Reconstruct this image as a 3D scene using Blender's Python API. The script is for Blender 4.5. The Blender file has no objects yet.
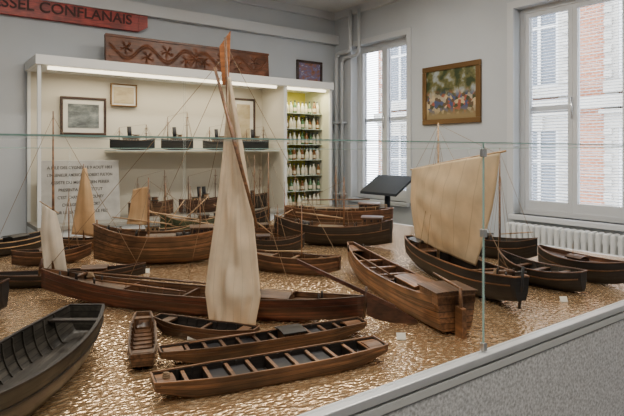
import bpy, math, random
from mathutils import Vector, Matrix
random.seed(4)
C=bpy.context.scene.collection
pi=math.pi

# ------------------------------------------------------------ materials
def nmat(name):
    m=bpy.data.materials.new(name); m.use_nodes=True
    nt=m.node_tree; b=nt.nodes['Principled BSDF']
    return m,nt,b
def N(nt,t,**k):
    n=nt.nodes.new(t)
    for a,v in k.items(): setattr(n,a,v)
    return n
def plain(name,c,rough=.6,metal=0,noise=0,scale=20,bump=0,spec=.4):
    m,nt,b=nmat(name)
    b.inputs['Base Color'].default_value=(*c,1); b.inputs['Roughness'].default_value=rough
    b.inputs['Metallic'].default_value=metal; b.inputs['Specular IOR Level'].default_value=spec
    if noise or bump:
        tc=N(nt,'ShaderNodeTexCoord'); no=N(nt,'ShaderNodeTexNoise'); no.inputs['Scale'].default_value=scale
        no.inputs['Detail'].default_value=6
        nt.links.new(tc.outputs['Object'],no.inputs['Vector'])
        if noise:
            r=N(nt,'ShaderNodeValToRGB'); r.color_ramp.elements[0].position=.3; r.color_ramp.elements[1].position=.7
            r.color_ramp.elements[0].color=(*[x*(1-noise) for x in c],1)
            r.color_ramp.elements[1].color=(*[min(1,x*(1+noise*.6)) for x in c],1)
            nt.links.new(no.outputs['Fac'],r.inputs['Fac']); nt.links.new(r.outputs['Color'],b.inputs['Base Color'])
        if bump:
            bp=N(nt,'ShaderNodeBump'); bp.inputs['Strength'].default_value=bump; bp.inputs['Distance'].default_value=.01
            nt.links.new(no.outputs['Fac'],bp.inputs['Height']); nt.links.new(bp.outputs['Normal'],b.inputs['Normal'])
    return m
def wood(name,c,planks=0,axis=None,rough=.42,var=.5):
    m,nt,b=nmat(name)
    b.inputs['Roughness'].default_value=rough
    tc=N(nt,'ShaderNodeTexCoord'); mp=N(nt,'ShaderNodeMapping'); mp.inputs['Scale'].default_value=(5,60,60)
    no=N(nt,'ShaderNodeTexNoise'); no.inputs['Scale'].default_value=1.2; no.inputs['Detail'].default_value=5
    nt.links.new(tc.outputs['Object'],mp.inputs['Vector']); nt.links.new(mp.outputs['Vector'],no.inputs['Vector'])
    r=N(nt,'ShaderNodeValToRGB'); r.color_ramp.elements[0].position=.3; r.color_ramp.elements[1].position=.72
    r.color_ramp.elements[0].color=(*[x*(1-var) for x in c],1)
    r.color_ramp.elements[1].color=(*[min(1,x*(1+var)) for x in c],1)
    nt.links.new(no.outputs['Fac'],r.inputs['Fac']); col=r.outputs['Color']
    n2=N(nt,'ShaderNodeTexNoise'); n2.inputs['Scale'].default_value=7; n2.inputs['Detail'].default_value=4
    nt.links.new(tc.outputs['Object'],n2.inputs['Vector'])
    m2=N(nt,'ShaderNodeMapRange'); m2.inputs['From Min'].default_value=.35; m2.inputs['From Max'].default_value=.65; m2.inputs['To Min'].default_value=.62; m2.inputs['To Max'].default_value=1.3
    nt.links.new(n2.outputs['Fac'],m2.inputs['Value'])
    v2=N(nt,'ShaderNodeVectorMath',operation='SCALE'); nt.links.new(col,v2.inputs[0]); nt.links.new(m2.outputs[0],v2.inputs['Scale']); col=v2.outputs[0]
    if planks:
        sp=N(nt,'ShaderNodeSeparateXYZ')
        nt.links.new(tc.outputs['UV' if axis is None else 'Object'],sp.inputs['Vector'])
        src=sp.outputs['Y' if axis is None else 'XYZ'[axis]]
        mu=N(nt,'ShaderNodeMath',operation='MULTIPLY'); mu.inputs[1].default_value=planks
        nt.links.new(src,mu.inputs[0])
        fr=N(nt,'ShaderNodeMath',operation='FRACT'); nt.links.new(mu.outputs[0],fr.inputs[0])
        lt=N(nt,'ShaderNodeMath',operation='LESS_THAN'); lt.inputs[1].default_value=.13; nt.links.new(fr.outputs[0],lt.inputs[0])
        fl=N(nt,'ShaderNodeMath',operation='FLOOR'); nt.links.new(mu.outputs[0],fl.inputs[0])
        wn=N(nt,'ShaderNodeTexWhiteNoise',noise_dimensions='1D'); nt.links.new(fl.outputs[0],wn.inputs['W'])
        mr=N(nt,'ShaderNodeMapRange'); mr.inputs['To Min'].default_value=.7; mr.inputs['To Max'].default_value=1.3
        nt.links.new(wn.outputs['Value'],mr.inputs['Value'])
        vm=N(nt,'ShaderNodeVectorMath',operation='SCALE'); nt.links.new(col,vm.inputs[0]); nt.links.new(mr.outputs[0],vm.inputs['Scale'])
        mx=N(nt,'ShaderNodeMix',data_type='RGBA'); nt.links.new(lt.outputs[0],mx.inputs['Factor'])
        nt.links.new(vm.outputs[0],mx.inputs['A']); mx.inputs['B'].default_value=(*[x*.2 for x in c],1)
        col=mx.outputs['Result']
    nt.links.new(col,b.inputs['Base Color'])
    return m
def cloth(name,c,tl=.28):
    m,nt,b=nmat(name); b.inputs['Roughness'].default_value=.9
    tc=N(nt,'ShaderNodeTexCoord'); sp=N(nt,'ShaderNodeSeparateXYZ'); nt.links.new(tc.outputs['UV'],sp.inputs[0])
    mu=N(nt,'ShaderNodeMath',operation='MULTIPLY'); mu.inputs[1].default_value=7; nt.links.new(sp.outputs['X'],mu.inputs[0])
    fr=N(nt,'ShaderNodeMath',operation='FRACT'); nt.links.new(mu.outputs[0],fr.inputs[0])
    lt=N(nt,'ShaderNodeMath',operation='LESS_THAN'); lt.inputs[1].default_value=.05; nt.links.new(fr.outputs[0],lt.inputs[0])
    no=N(nt,'ShaderNodeTexNoise'); no.inputs['Scale'].default_value=9; no.inputs['Detail'].default_value=6; nt.links.new(tc.outputs['Object'],no.inputs['Vector'])
    r=N(nt,'ShaderNodeValToRGB'); r.color_ramp.elements[0].position=.3;r.color_ramp.elements[1].position=.7
    r.color_ramp.elements[0].color=(*[x*.78 for x in c],1); r.color_ramp.elements[1].color=(*c,1)
    nt.links.new(no.outputs['Fac'],r.inputs['Fac'])
    mx=N(nt,'ShaderNodeMix',data_type='RGBA'); nt.links.new(lt.outputs[0],mx.inputs['Factor']); nt.links.new(r.outputs['Color'],mx.inputs['A'])
    mx.inputs['B'].default_value=(*[x*.75 for x in c],1)
    nt.links.new(mx.outputs['Result'],b.inputs['Base Color'])
    tr=N(nt,'ShaderNodeBsdfTranslucent'); nt.links.new(mx.outputs['Result'],tr.inputs['Color'])
    ms=N(nt,'ShaderNodeMixShader'); ms.inputs[0].default_value=tl
    nt.links.new(b.outputs[0],ms.inputs[1]); nt.links.new(tr.outputs[0],ms.inputs[2])
    nt.links.new(ms.outputs[0],nt.nodes['Material Output'].inputs['Surface'])
    return m
def glassmat(name,a=.25):
    m,nt,b=nmat(name)
    b.inputs['Base Color'].default_value=(.75,.88,.84,1); b.inputs['Roughness'].default_value=.05
    b.inputs['Alpha'].default_value=a
    return m
def emis(name,c,s):
    m,nt,b=nmat(name); b.inputs['Base Color'].default_value=(*c,1)
    b.inputs['Emission Color'].default_value=(*c,1); b.inputs['Emission Strength'].default_value=s
    return m
def painting(name,cols,scale=4,stretch=(1,1,2)):
    m,nt,b=nmat(name); b.inputs['Roughness'].default_value=.5
    tc=N(nt,'ShaderNodeTexCoord'); mp=N(nt,'ShaderNodeMapping'); mp.inputs['Scale'].default_value=stretch
    nt.links.new(tc.outputs['Object'],mp.inputs['Vector'])
    no=N(nt,'ShaderNodeTexNoise'); no.inputs['Scale'].default_value=scale; no.inputs['Detail'].default_value=8; no.inputs['Roughness'].default_value=.65
    nt.links.new(mp.outputs['Vector'],no.inputs['Vector'])
    r=N(nt,'ShaderNodeValToRGB'); e=r.color_ramp.elements
    n=len(cols)
    e[0].position=.32; e[0].color=(*cols[0],1); e[1].position=.68; e[1].color=(*cols[-1],1)
    for i in range(1,n-1):
        x=e.new(.32+.36*i/(n-1)); x.color=(*cols[i],1)
    nt.links.new(no.outputs['Fac'],r.inputs['Fac']); nt.links.new(r.outputs['Color'],b.inputs['Base Color'])
    return m

WALL=plain('wall_paint',(.48,.51,.54),.85,noise=.05,scale=2)
CEIL=plain('ceiling_paint',(.55,.56,.56),.9)
WHITE=plain('white_lacquer',(.68,.69,.68),.4)
TRIM=plain('trim_paint',(.54,.56,.58),.5)
FLOOR=plain('floor_lino',(.16,.15,.14),.5,noise=.2,scale=5)
CREAM=plain('cream_panel',(.58,.54,.44),.8)
YELLOW=plain('yellow_panel',(.66,.58,.10),.8)
GREYFAB=plain('grey_fabric',(.78,.78,.79),.95,noise=.42,scale=80,bump=.5)
RAIL=plain('satin_rail',(.62,.63,.65),.3,metal=.2)
METAL=plain('brushed_metal',(.6,.6,.6),.3,metal=1)
DARKM=plain('dark_metal',(.02,.025,.035),.4)
BLACK=plain('black_paint',(.010,.010,.013),.45)
GLASS=glassmat('case_glass')
CEDGE=plain('glass_edge',(.30,.48,.44),.2)
STONE=plain('plaque_stone',(.42,.41,.38),.8,noise=.2,scale=8)
INK=plain('engraved_ink',(.07,.065,.06),.8)
REDW=wood('red_painted_wood',(.27,.022,.014))
CARVE=wood('carved_wood',(.12,.042,.018))
LET=plain('carved_letter',(.05,.008,.006),.6)
FRAME=wood('dark_frame',(.045,.022,.014))
GOLD=plain('gilt',(.16,.09,.035),.4,metal=.5)
PAPER=plain('paper',(.62,.60,.53),.9)
SAILW=cloth('sail_cream',(.84,.69,.50))
SAILT=cloth('sail_tan',(.68,.46,.25))
SAILD=cloth('sail_ecru',(.80,.64,.42),.4)
SAILP=cloth('sail_pale',(.80,.72,.60))
ROPE=plain('rope',(.25,.17,.10),.9)
WM={}
def W(key,c,planks=0,axis=None,**k):
    kk=(key,planks,axis)
    if key in ('black','dark'): k['rough']=.6
    if kk not in WM: WM[kk]=wood('wood_%s_%s'%(key,planks),c,planks,axis,**k)
    return WM[kk]
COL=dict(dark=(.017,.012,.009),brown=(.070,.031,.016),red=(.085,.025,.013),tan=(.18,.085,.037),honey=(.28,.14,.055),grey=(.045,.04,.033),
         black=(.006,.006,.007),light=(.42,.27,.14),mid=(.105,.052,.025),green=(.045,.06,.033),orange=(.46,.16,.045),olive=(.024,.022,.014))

def deckmat():
    m,nt,b=nmat('rippled_gold_foil')
    tc=N(nt,'ShaderNodeTexCoord')
    mp=N(nt,'ShaderNodeMapping'); mp.inputs['Scale'].default_value=(1,1.7,1); mp.inputs['Rotation'].default_value=(0,0,.64)
    nt.links.new(tc.outputs['Object'],mp.inputs['Vector'])
    vo=N(nt,'ShaderNodeTexVoronoi',feature='SMOOTH_F1'); vo.inputs['Scale'].default_value=42; vo.inputs['Randomness'].default_value=.8; vo.inputs['Smoothness'].default_value=.45
    nt.links.new(mp.outputs[0],vo.inputs['Vector'])
    r=N(nt,'ShaderNodeValToRGB'); e=r.color_ramp.elements
    e[0].position=.1; e[0].color=(.90,.68,.44,1); e[1].position=.55; e[1].color=(.50,.32,.17,1)
    nt.links.new(vo.outputs['Distance'],r.inputs['Fac'])
    nt.links.new(r.outputs['Color'],b.inputs['Base Color'])
    b.inputs['Roughness'].default_value=.17; b.inputs['Metallic'].default_value=.68
    bp=N(nt,'ShaderNodeBump'); bp.inputs['Strength'].default_value=.7; bp.inputs['Distance'].default_value=.008; bp.invert=True
    nt.links.new(vo.outputs['Distance'],bp.inputs['Height']); nt.links.new(bp.outputs['Normal'],b.inputs['Normal'])
    return m
DECK=deckmat()

# ------------------------------------------------------------ mesh helpers
def link(o,parent=None):
    C.objects.link(o)
    if parent is not None: o.parent=parent
    return o
def mesh(name,V,F,mat,parent=None,smooth=False,uv=None,loc=(0,0,0),rot=(0,0,0)):
    me=bpy.data.meshes.new(name); me.from_pydata([tuple(v) for v in V],[],F); me.update()
    if uv is not None:
        l=me.uv_layers.new(name='UVMap')
        for lp in me.loops: l.data[lp.index].uv=uv[lp.vertex_index]
    me.materials.append(mat)
    if smooth: me.polygons.foreach_set('use_smooth',[True]*len(me.polygons))
    o=bpy.data.objects.new(name,me); o.location=loc; o.rotation_euler=rot
    return link(o,parent)
def boxVF(x0,x1,y0,y1,z0,z1,base=0):
    V=[(x0,y0,z0),(x1,y0,z0),(x1,y1,z0),(x0,y1,z0),(x0,y0,z1),(x1,y0,z1),(x1,y1,z1),(x0,y1,z1)]
    F=[(0,3,2,1),(4,5,6,7),(0,1,5,4),(1,2,6,5),(2,3,7,6),(3,0,4,7)]
    return V,[tuple(i+base for i in f) for f in F]
def boxes(name,lst,mat,parent=None,bev=0,**k):
    V=[];F=[]
    for b in lst:
        v,f=boxVF(*b,base=len(V)); V+=v; F+=f
    o=mesh(name,V,F,mat,parent,**k)
    if bev:
        m=o.modifiers.new('bev','BEVEL'); m.width=bev; m.segments=2
    return o
def box(name,b,mat,parent=None,bev=0,**k): return boxes(name,[b],mat,parent,bev,**k)
def sheet(name,x0,x1,y0,y1,z0,z1,mat,parent,e=.006):
    """pane of perfectly clear glass: only its polished border is modelled"""
    def P(t,z): return (x0+(x1-x0)*t,y0+(y1-y0)*t,z)
    L=math.hypot(x1-x0,y1-y0); q=e/L
    V=[P(0,z0),P(1,z0),P(1,z1),P(0,z1),P(q,z0+e),P(1-q,z0+e),P(1-q,z1-e),P(q,z1-e)]
    return mesh(name,V,[(0,1,5,4),(1,2,6,5),(2,3,7,6),(3,0,4,7)],mat,parent)
def tube(name,P,R,mat,parent=None,n=10,cap=True,flat=1.0):
    P=[Vector(p) for p in P]
    if not isinstance(R,(list,tuple)): R=[R]*len(P)
    V=[];F=[]
    for i,p in enumerate(P):
        T=(P[min(i+1,len(P)-1)]-P[max(i-1,0)]).normalized()
        a=Vector((0,0,1)) if abs(T.z)<.9 else Vector((1,0,0))
        s=T.cross(a).normalized(); u=s.cross(T)
        for j in range(n):
            an=2*pi*j/n; V.append(p+s*math.cos(an)*R[i]*flat+u*math.sin(an)*R[i])
    for i in range(len(P)-1):
        for j in range(n): F.append((i*n+j,i*n+(j+1)%n,(i+1)*n+(j+1)%n,(i+1)*n+j))
    if cap: F.append(tuple(range(n))[::-1]); F.append(tuple(range((len(P)-1)*n,len(P)*n)))
    return mesh(name,V,F,mat,parent,smooth=True)
def sweep(name,P,w,h,mat,parent=None,closed=False):
    P=[Vector(p) for p in P]; n=len(P); V=[];F=[]
    for i,p in enumerate(P):
        if closed: T=P[(i+1)%n]-P[i-1]
        else: T=P[min(i+1,n-1)]-P[max(i-1,0)]
        T.normalize(); a=Vector((0,0,1)) if abs(T.z)<.95 else Vector((1,0,0))
        s=T.cross(a).normalized(); u=s.cross(T)
        for (cx,cy) in ((-w,-h),(w,-h),(w,h),(-w,h)): V.append(p+s*cx/2+u*cy/2)
    for i in range(n if closed else n-1):
        k=(i+1)%n
        for j in range(4): F.append((i*4+j,i*4+(j+1)%4,k*4+(j+1)%4,k*4+j))
    if not closed: F.append((3,2,1,0)); F.append(tuple((n-1)*4+j for j in range(4)))
    return mesh(name,V,F,mat,parent)
def lathe(name,prof,mat,parent=None,n=16,loc=(0,0,0)):
    V=[];F=[]
    for r,z in prof:
        for j in range(n): V.append((r*math.cos(2*pi*j/n),r*math.sin(2*pi*j/n),z))
    for i in range(len(prof)-1):
        for j in range(n): F.append((i*n+j,i*n+(j+1)%n,(i+1)*n+(j+1)%n,(i+1)*n+j))
    F.append(tuple(range(n))[::-1]); F.append(tuple(range((len(prof)-1)*n,len(prof)*n)))
    return mesh(name,V,F,mat,parent,smooth=True,loc=loc)
def empty(name,loc,rotz=0,label=None,cat=None,kind=None,group=None):
    o=bpy.data.objects.new(name,None); o.location=loc; o.rotation_euler=(0,0,rotz); o.empty_display_size=.05
    link(o)
    tag(o,label,cat,kind,group); return o
def tag(o,label=None,cat=None,kind=None,group=None):
    if label: o['label']=label
    if cat: o['category']=cat
    if kind: o['kind']=kind
    if group: o['group']=group
    return o
def struct(o,label,cat): return tag(o,label,cat,'structure')
def text(name,body,size,mat,parent,loc,rot,ext=.002,width=None,bold=0):
    cu=bpy.data.curves.new(name,'FONT'); cu.body=body; cu.size=size; cu.extrude=ext; cu.align_x='CENTER'; cu.align_y='CENTER'; cu.offset=bold
    t=bpy.data.objects.new(name+'_tmp',cu); C.objects.link(t)
    bpy.context.view_layer.update()
    me=bpy.data.meshes.new_from_object(t.evaluated_get(bpy.context.evaluated_depsgraph_get()))
    bpy.data.objects.remove(t)
    if width:
        xs=[v.co.x for v in me.vertices]; k=width/(max(xs)-min(xs)); mid=(max(xs)+min(xs))/2
        for v in me.vertices: v.co.x=(v.co.x-mid)*k
    me.materials.clear(); me.materials.append(mat)
    o=bpy.data.objects.new(name,me); o.location=loc; o.rotation_euler=rot
    return link(o,parent)

# ------------------------------------------------------------ boats
class Boat:
    def __init__(s,stern,bow,B,D,label,out='brown',inn=None,rail=None,wb=.05,ws=.05,tm=.5,kb=2.2,ks=2.2,fb=.6,bulge=.5,
                 rb=.04,rs=.02,sb=.03,ss=.02,th=.007,z=.85,planks=6,ribs=0,thwarts=(),name='model_boat',cat='boat model',group='model boats in the display case',wale=True,straight=False):
        a=Vector(stern); b=Vector(bow); s.L=(b-a).length; s.B=B; s.D=D; s.th=th
        s.tm,s.kb,s.ks,s.wb,s.ws,s.fb,s.bulge=tm,kb,ks,wb,ws,fb,bulge
        s.rb,s.rs,s.sb,s.ss=rb,rs,sb,ss; s.straight=straight
        mid=(a+b)/2
        s.root=empty(name,(mid.x,mid.y,z),math.atan2(b.y-a.y,b.x-a.x),label,cat,None,group)
        inn=inn or out; rail=rail or out
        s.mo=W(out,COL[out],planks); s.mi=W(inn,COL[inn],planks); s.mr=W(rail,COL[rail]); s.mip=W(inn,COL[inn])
        s.hull(); s.gunwale()
        if wale: s.wale(.72)
        for i in range(ribs): s.rib((i+1)/(ribs+1)*.92+.04)
        for t in thwarts: s.thwart(t)
    def f(s,t):
        if s.straight:
            if t>.72: return 1-(1-s.wb)*(t-.72)/.28
            if t<.25: return 1-(1-s.ws)*(.25-t)/.25
            return 1
        if t>s.tm: q=(t-s.tm)/(1-s.tm); return s.wb+(1-s.wb)*(1-q**s.kb)
        q=(s.tm-t)/s.tm; return s.ws+(1-s.ws)*(1-q**s.ks)
    def w(s,t): return s.B/2*s.f(t)
    def bz(s,t):
        e=1.05 if s.straight else 2.2; k=.84 if s.straight else .6; k2=.15 if s.straight else .4
        if t>k: return s.rb*((t-k)/(1-k))**e
        if t<k2: return s.rs*((k2-t)/k2)**e
        return 0
    def sz(s,t):
        if t>.5: return s.D+s.sb*((t-.5)*2)**2.2
        return s.D+s.ss*((.5-t)*2)**2.2
    def X(s,t): return (t-.5)*s.L
    def pt(s,t,q,inset=0):
        w=max(s.w(t)-inset,.0015); b=s.bz(t)+inset; h=s.sz(t)
        y=w*(s.fb+(1-s.fb)*math.sin(q*pi/2)); z=b+(h-b)*((1-math.cos(q*pi/2))*s.bulge+q*(1-s.bulge))
        return y,z
    def ring(s,t,inset=0,m=8):
        P=[]
        for j in range(m,-1,-1):
            y,z=s.pt(t,j/m,inset); P.append((y,z))
        for j in range(m+1):
            y,z=s.pt(t,j/m,inset); P.append((-y,z))
        return P
    def hw(s,t,z):
        lo,hi=0,1
        for _ in range(18):
            q=(lo+hi)/2
            if s.pt(t,q,s.th)[1]<z: lo=q
            else: hi=q
        return s.pt(t,lo,s.th)[0]
    def hull(s,n=40,m=8):
        V=[];F=[];U=[];k=2*m+2
        for inset in (0,s.th):
            base=len(V)
            for i in range(n+1):
                t=i/n; tt=t if not inset else .008+t*.984
                for j,(y,z) in enumerate(s.ring(tt,inset,m)):
                    V.append((s.X(tt),y,z)); q=abs(j-(k-1)/2)/((k-1)/2); U.append((t*s.L,q))
            for i in range(n):
                for j in range(k-1):
                    a=base+i*k+j; f=(a,a+k,a+k+1,a+1)
                    F.append(f if not inset else f[::-1])
            e0=tuple(base+j for j in range(k)); e1=tuple(base+n*k+j for j in range(k))
            F.append(e0 if not inset else e0[::-1]); F.append(e1[::-1] if not inset else e1)
        NB=(n+1)*k
        loopo=[i*k for i in range(n+1)]+[i*k+k-1 for i in range(n,-1,-1)]
        r0=len(V)
        for a in loopo: V.append(V[a]); U.append((0,.5))
        for a in loopo: V.append(V[NB+a]); U.append((0,.5))
        q=len(loopo)
        for i in range(q): F.append((r0+i,r0+(i+1)%q,r0+q+(i+1)%q,r0+q+i))
        o=mesh('hull',V,F,s.mo,s.root,smooth=False,uv=U)
        o.data.materials.append(s.mi)
        nf=n*(k-1)+2
        for i,p in enumerate(o.data.polygons):
            if i>=nf: p.material_index=1
            if i<2*nf and len(p.vertices)==4: p.use_smooth=True
    def sheerloop(s,dz=0,out=0,q=1,n=40):
        P=[]
        for i in range(n+1):
            t=i/n; y,z=s.pt(t,q); P.append((s.X(t),y+out,z+dz))
        for i in range(n,-1,-1):
            t=i/n; y,z=s.pt(t,q); P.append((s.X(t),-y-out,z+dz))
        return P
    def gunwale(s):
        g=max(.006,s.B*.045)
        sweep('gunwale',s.sheerloop(.002,-g*.2),g,g*.6,s.mr,s.root,closed=True)
    def wale(s,q):
        for sg in (1,-1):
            P=[]
            for i in range(25):
                t=.02+.96*i/24; y,z=s.pt(t,q); P.append((s.X(t),sg*(y+.001),z))
            sweep('rubbing_strake',P,.005,.006,s.mr,s.root)
    def rib(s,t,r=.006):
        P=[(s.X(t),y,z) for y,z in s.ring(t,s.th+.002,6)]
        sweep('rib',P,r,r,s.mip,s.root)
    def thwart(s,t,wd=.03,drop=.015,mat=None):
        z=s.sz(t)-drop; h=s.hw(t,z)+.003
        box('thwart',(s.X(t)-wd/2,s.X(t)+wd/2,-h,h,z-.004,z+.004),mat or s.mr,s.root)
    def bulkhead(s,t):
        z=s.sz(t)-.010; P=[(y,zz) for y,zz in s.ring(t,s.th*.6,6) if zz<=z]
        h=s.hw(t,z); P=[(h,z)]+P+[(-h,z)]
        n=len(P); x=s.X(t)
        V=[(x-.004,y,zz) for y,zz in P]+[(x+.004,y,zz) for y,zz in P]
        F=[tuple(range(n)),tuple(range(n,2*n))[::-1]]+[(i,(i+1)%n+0,(i+1)%n+n,i+n) for i in range(n)]
        mesh('bulkhead',V,F,s.mip,s.root)
        box('thwart',(x-.006,x+.006,-h,h,z,z+.005),s.mr,s.root)
    def deck(s,t0,t1,drop=.02,mat='tan',name='deck',n=20,camber=.006):
        V=[];F=[]
        for i in range(n+1):
            t=t0+(t1-t0)*i/n; z=s.sz(t)-drop; h=s.hw(t,z)
            for j in range(5):
                a=-1+j/2; V.append((s.X(t),a*h,z+camber*(1-a*a)))
        for i in range(n):
            for j in range(4): F.append((i*5+j,(i+1)*5+j,(i+1)*5+j+1,i*5+j+1))
        o=mesh(name,V,F,W(mat,COL[mat],70,1),s.root)
        md=o.modifiers.new('s','SOLIDIFY'); md.thickness=.006
        return o
    def cabin(s,t0,t1,wf,h,mat='mid',roof='brown',drop=.02,name='cabin',arch=.012,windows=0):
        z0=min(s.sz(t0),s.sz(t1))-drop-.01; x0,x1=s.X(t0),s.X(t1); hw=s.B/2*wf
        ztop=max(s.sz(t0),s.sz(t1))-drop+h
        cb=box(name,(x0,x1,-hw,hw,z0,ztop),W(mat,COL[mat],60,0),s.root,bev=.002)
        V=[];F=[];o=.008
        for x in (x0-o,x1+o):
            for dz in (0,.005):
                for j in range(9):
                    a=-1+j/4; V.append((x,a*(hw+o),ztop+dz+arch*(1-a*a)))
        for j in range(8):
            F+= [(j,j+1,18+j+1,18+j),(9+j,27+j,28+j,10+j),(j,9+j,10+j,j+1),(18+j,19+j,28+j,27+j)]
        F+=[(0,18,27,9),(8,17,35,26)]
        mesh('cabin_roof' if name=='cabin' else 'hatch_cover',V,F,W(roof,COL[roof],60,1),cb)
        for i in range(windows):
            x=x0+(x1-x0)*(i+.5)/windows
            for sg in (-1,1):
                box('cabin_window',(x-.008,x+.008,min(sg*hw,sg*(hw+.002)),max(sg*hw,sg*(hw+.002)),ztop-.026,ztop-.010),BLACK,cb)
        return cb
    def mast(s,x,h,r=.008,top=(0,0),z0=.01,mat='tan',name='mast'):
        return tube(name,[(x,0,z0),(x+top[0]*.5,top[1]*.5,z0+(h-z0)*.5),(x+top[0],top[1],h)],[r,r*.85,r*.45],W(mat,COL[mat]),s.root)
    def spar(s,a,b,r=.005,name='spar',mat='light'):
        a=Vector(a);b=Vector(b)
        return tube(name,[a,(a+b)/2,b],[r*.7,r,r*.6],W(mat,COL[mat]),s.root,n=8)
    def rope(s,a,b,sag=0,r=.0013):
        a=Vector(a);b=Vector(b);P=[a.lerp(b,i/6)-Vector((0,0,sag*4*(i/6)*(1-i/6))) for i in range(7)]
        return tube('rigging_rope',P,r,ROPE,s.root,n=5)
    def shrouds(s,x,h):
        for dx in (-.06,.06):
            for sg in (-1,1):
                t=min(.98,max(.02,(x+dx)/s.L+.5)); s.rope((x,0,h),(x+dx,sg*s.w(t),s.sz(t)))
    def bollard(s,t,y=0,h=.02):
        z=s.sz(t)-.02; tube('bollard',[(s.X(t),y,z),(s.X(t),y,z+.02+h)],.005,W('dark',COL['dark']),s.root,n=8)
    def barrel(s,x,y,z,k=1):
        lathe('barrel',[(.0,0),(.022*k,0),(.027*k,.02*k),(.027*k,.03*k),(.022*k,.05*k),(0,.05*k)],W('dark',COL['dark']),s.root,loc=(x,y,z))
    def windlass(s,t):
        z=s.sz(t)+.012; h=s.w(t)*.6; x=s.X(t)
        tube('windlass',[(x,-h,z),(x,h,z)],.010,W('mid',COL['mid']),s.root,n=8)
        for sg in (-1,1): box('windlass_post',(x-.006,x+.006,sg*h-.004,sg*h+.004,z-.035,z+.014),W('dark',COL['dark']),s.root)
    def coil(s,x,y,z,R=.018):
        P=[(x+R*math.cos(a*.5)*(1-.01*a),y+R*math.sin(a*.5)*(1-.01*a),z+.0015*a*.3) for a in range(50)]
        tube('rope_coil',P,.003,ROPE,s.root,n=5)
    def sail(s,rows,mat,billow=.03,folds=0,fa=.01,n=28,m=24,name='sail',y0=0,crease=False):
        V=[];F=[];U=[];K=len(rows)-1
        for i in range(m+1):
            v=i/m*K; a=min(int(v),K-1); f=v-a; g=i/m
            Lp=Vector(rows[a][0]).lerp(Vector(rows[a+1][0]),f); Rp=Vector(rows[a][1]).lerp(Vector(rows[a+1][1]),f)
            ya=rows[a][2] if len(rows[a])>2 else y0; yb=rows[a+1][2] if len(rows[a+1])>2 else y0
            yy=ya+(yb-ya)*f
            for j in range(n+1):
                u=j/n; p=Lp.lerp(Rp,u)
                y=yy-billow*math.sin(pi*u)*math.sin(pi*min(1,g*.9+.08))
                if crease:
                    y+=fa*(.3+.7*g)*(math.sin(u*5.2+g*1.6)+.55*math.sin(u*11+g*4.5+1.2)+.38*math.sin(u*21-g*6+.4)+.2*math.sin(u*37+g*9))
                    y+=fa*.5*math.sin((u*1.2-g*3.2)*7)*math.sin(pi*u)
                elif folds: y+=fa*(.35+.65*g)*math.sin(u*folds*2*pi+math.sin(g*5)*.8)+fa*.4*math.sin(u*folds*4.6*pi+1+i*.1)
                V.append((p[0],y,p[1])); U.append((u,g))
        for i in range(m):
            for j in range(n):
                a=i*(n+1)+j; F.append((a,a+1,a+n+2,a+n+1))
        o=mesh(name,V,F,mat,s.root,smooth=True,uv=U)
        md=o.modifiers.new('s','SOLIDIFY'); md.thickness=.002
        return o

# long river boat with furled sail
b=Boat((.54,3.06),(1.57,1.73),.205,.092,'long reddish-brown wooden river boat with a tall furled cream sail','red','mid','brown',wb=.06,ws=.08,tm=.5,kb=2.4,fb=.62,rb=.04,rs=.05,sb=.035,ss=.055,ribs=0,thwarts=(),planks=7)
b.deck(.04,.30,.018,'mid'); b.deck(.70,.95,.02,'mid')
for i in range(7): b.rib(.33+i*.055)
b.deck(.30,.70,.065,'tan','floor_boards')
b.cabin(.72,.80,.62,.022,'brown','mid')
b.bulkhead(.305); b.bulkhead(.695); b.bulkhead(.5)
for t in (.08,.2,.88): b.bollard(t,.03); b.bollard(t,-.03)
b.windlass(.14)
L=b.L
def lx(px): return (px-229)*.00454
mx=.245
b.mast(mx,1.28,.016,(-.06,0),mat='tan')
b.spar((mx-.105,-.02,1.14),(mx+.150,-.13,.42),.010,'yard','tan')
rows=[]
for (l,r,y,yy) in [(220,224,76,-.02),(218,230,110,-.03),(215,237,150,-.04),(211,244,190,-.055),(207,250,225,-.075),(203,256,262,-.11),(201,260,290,-.14),(205,254,318,-.148)]:
    z=.75-(y-152)/540*2.42; e=.030*(y-80)/232
    rows.append(((mx+lx(l)+e,z),(mx+lx(r)+e,z),yy))
b.sail(rows,SAILW,.012,0,.015,n=50,m=64,crease=True)
mesh('pennant',[(mx-.075,-.003,1.06),(mx-.045,-.003,1.06),(mx-.04,-.003,1.18),(mx-.035,-.003,1.31),(mx-.09,-.003,1.24),(mx-.075,.003,1.06),(mx-.045,.003,1.06),(mx-.04,.003,1.18),(mx-.035,.003,1.31),(mx-.09,.003,1.24)],
     [(0,1,2,3,4),(9,8,7,6,5),(0,5,6,1),(1,6,7,2),(2,7,8,3),(3,8,9,4),(4,9,5,0)],W('orange',COL['orange']),b.root)
b.rope((mx-.06,0,1.25),(L/2-.03,0,.13)); b.rope((mx-.06,0,1.2),(-L/2+.03,0,.15)); b.rope((mx-.05,0,1.0),(mx+.3,-.08,.11)); b.rope((mx-.05,0,1.0),(mx-.3,.08,.11)); b.rope((mx-.06,0,1.15),(-.3,-.08,.1))
q=L/2
def plate(name,pts,th,mat,ang,parent,org):
    c,s_=math.cos(ang),math.sin(ang); n=len(pts); V=[]
    for sg in (-1,1):
        for x,z in pts: V.append((org[0]+x*c-sg*th*s_,org[1]+x*s_+sg*th*c,z))
    F=[tuple(range(n))[::-1],tuple(range(n,2*n))]+[(i,(i+1)%n,(i+1)%n+n,i+n) for i in range(n)]
    return mesh(name,V,F,mat,parent)
OAR=W('oar',(.075,.028,.016))
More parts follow.
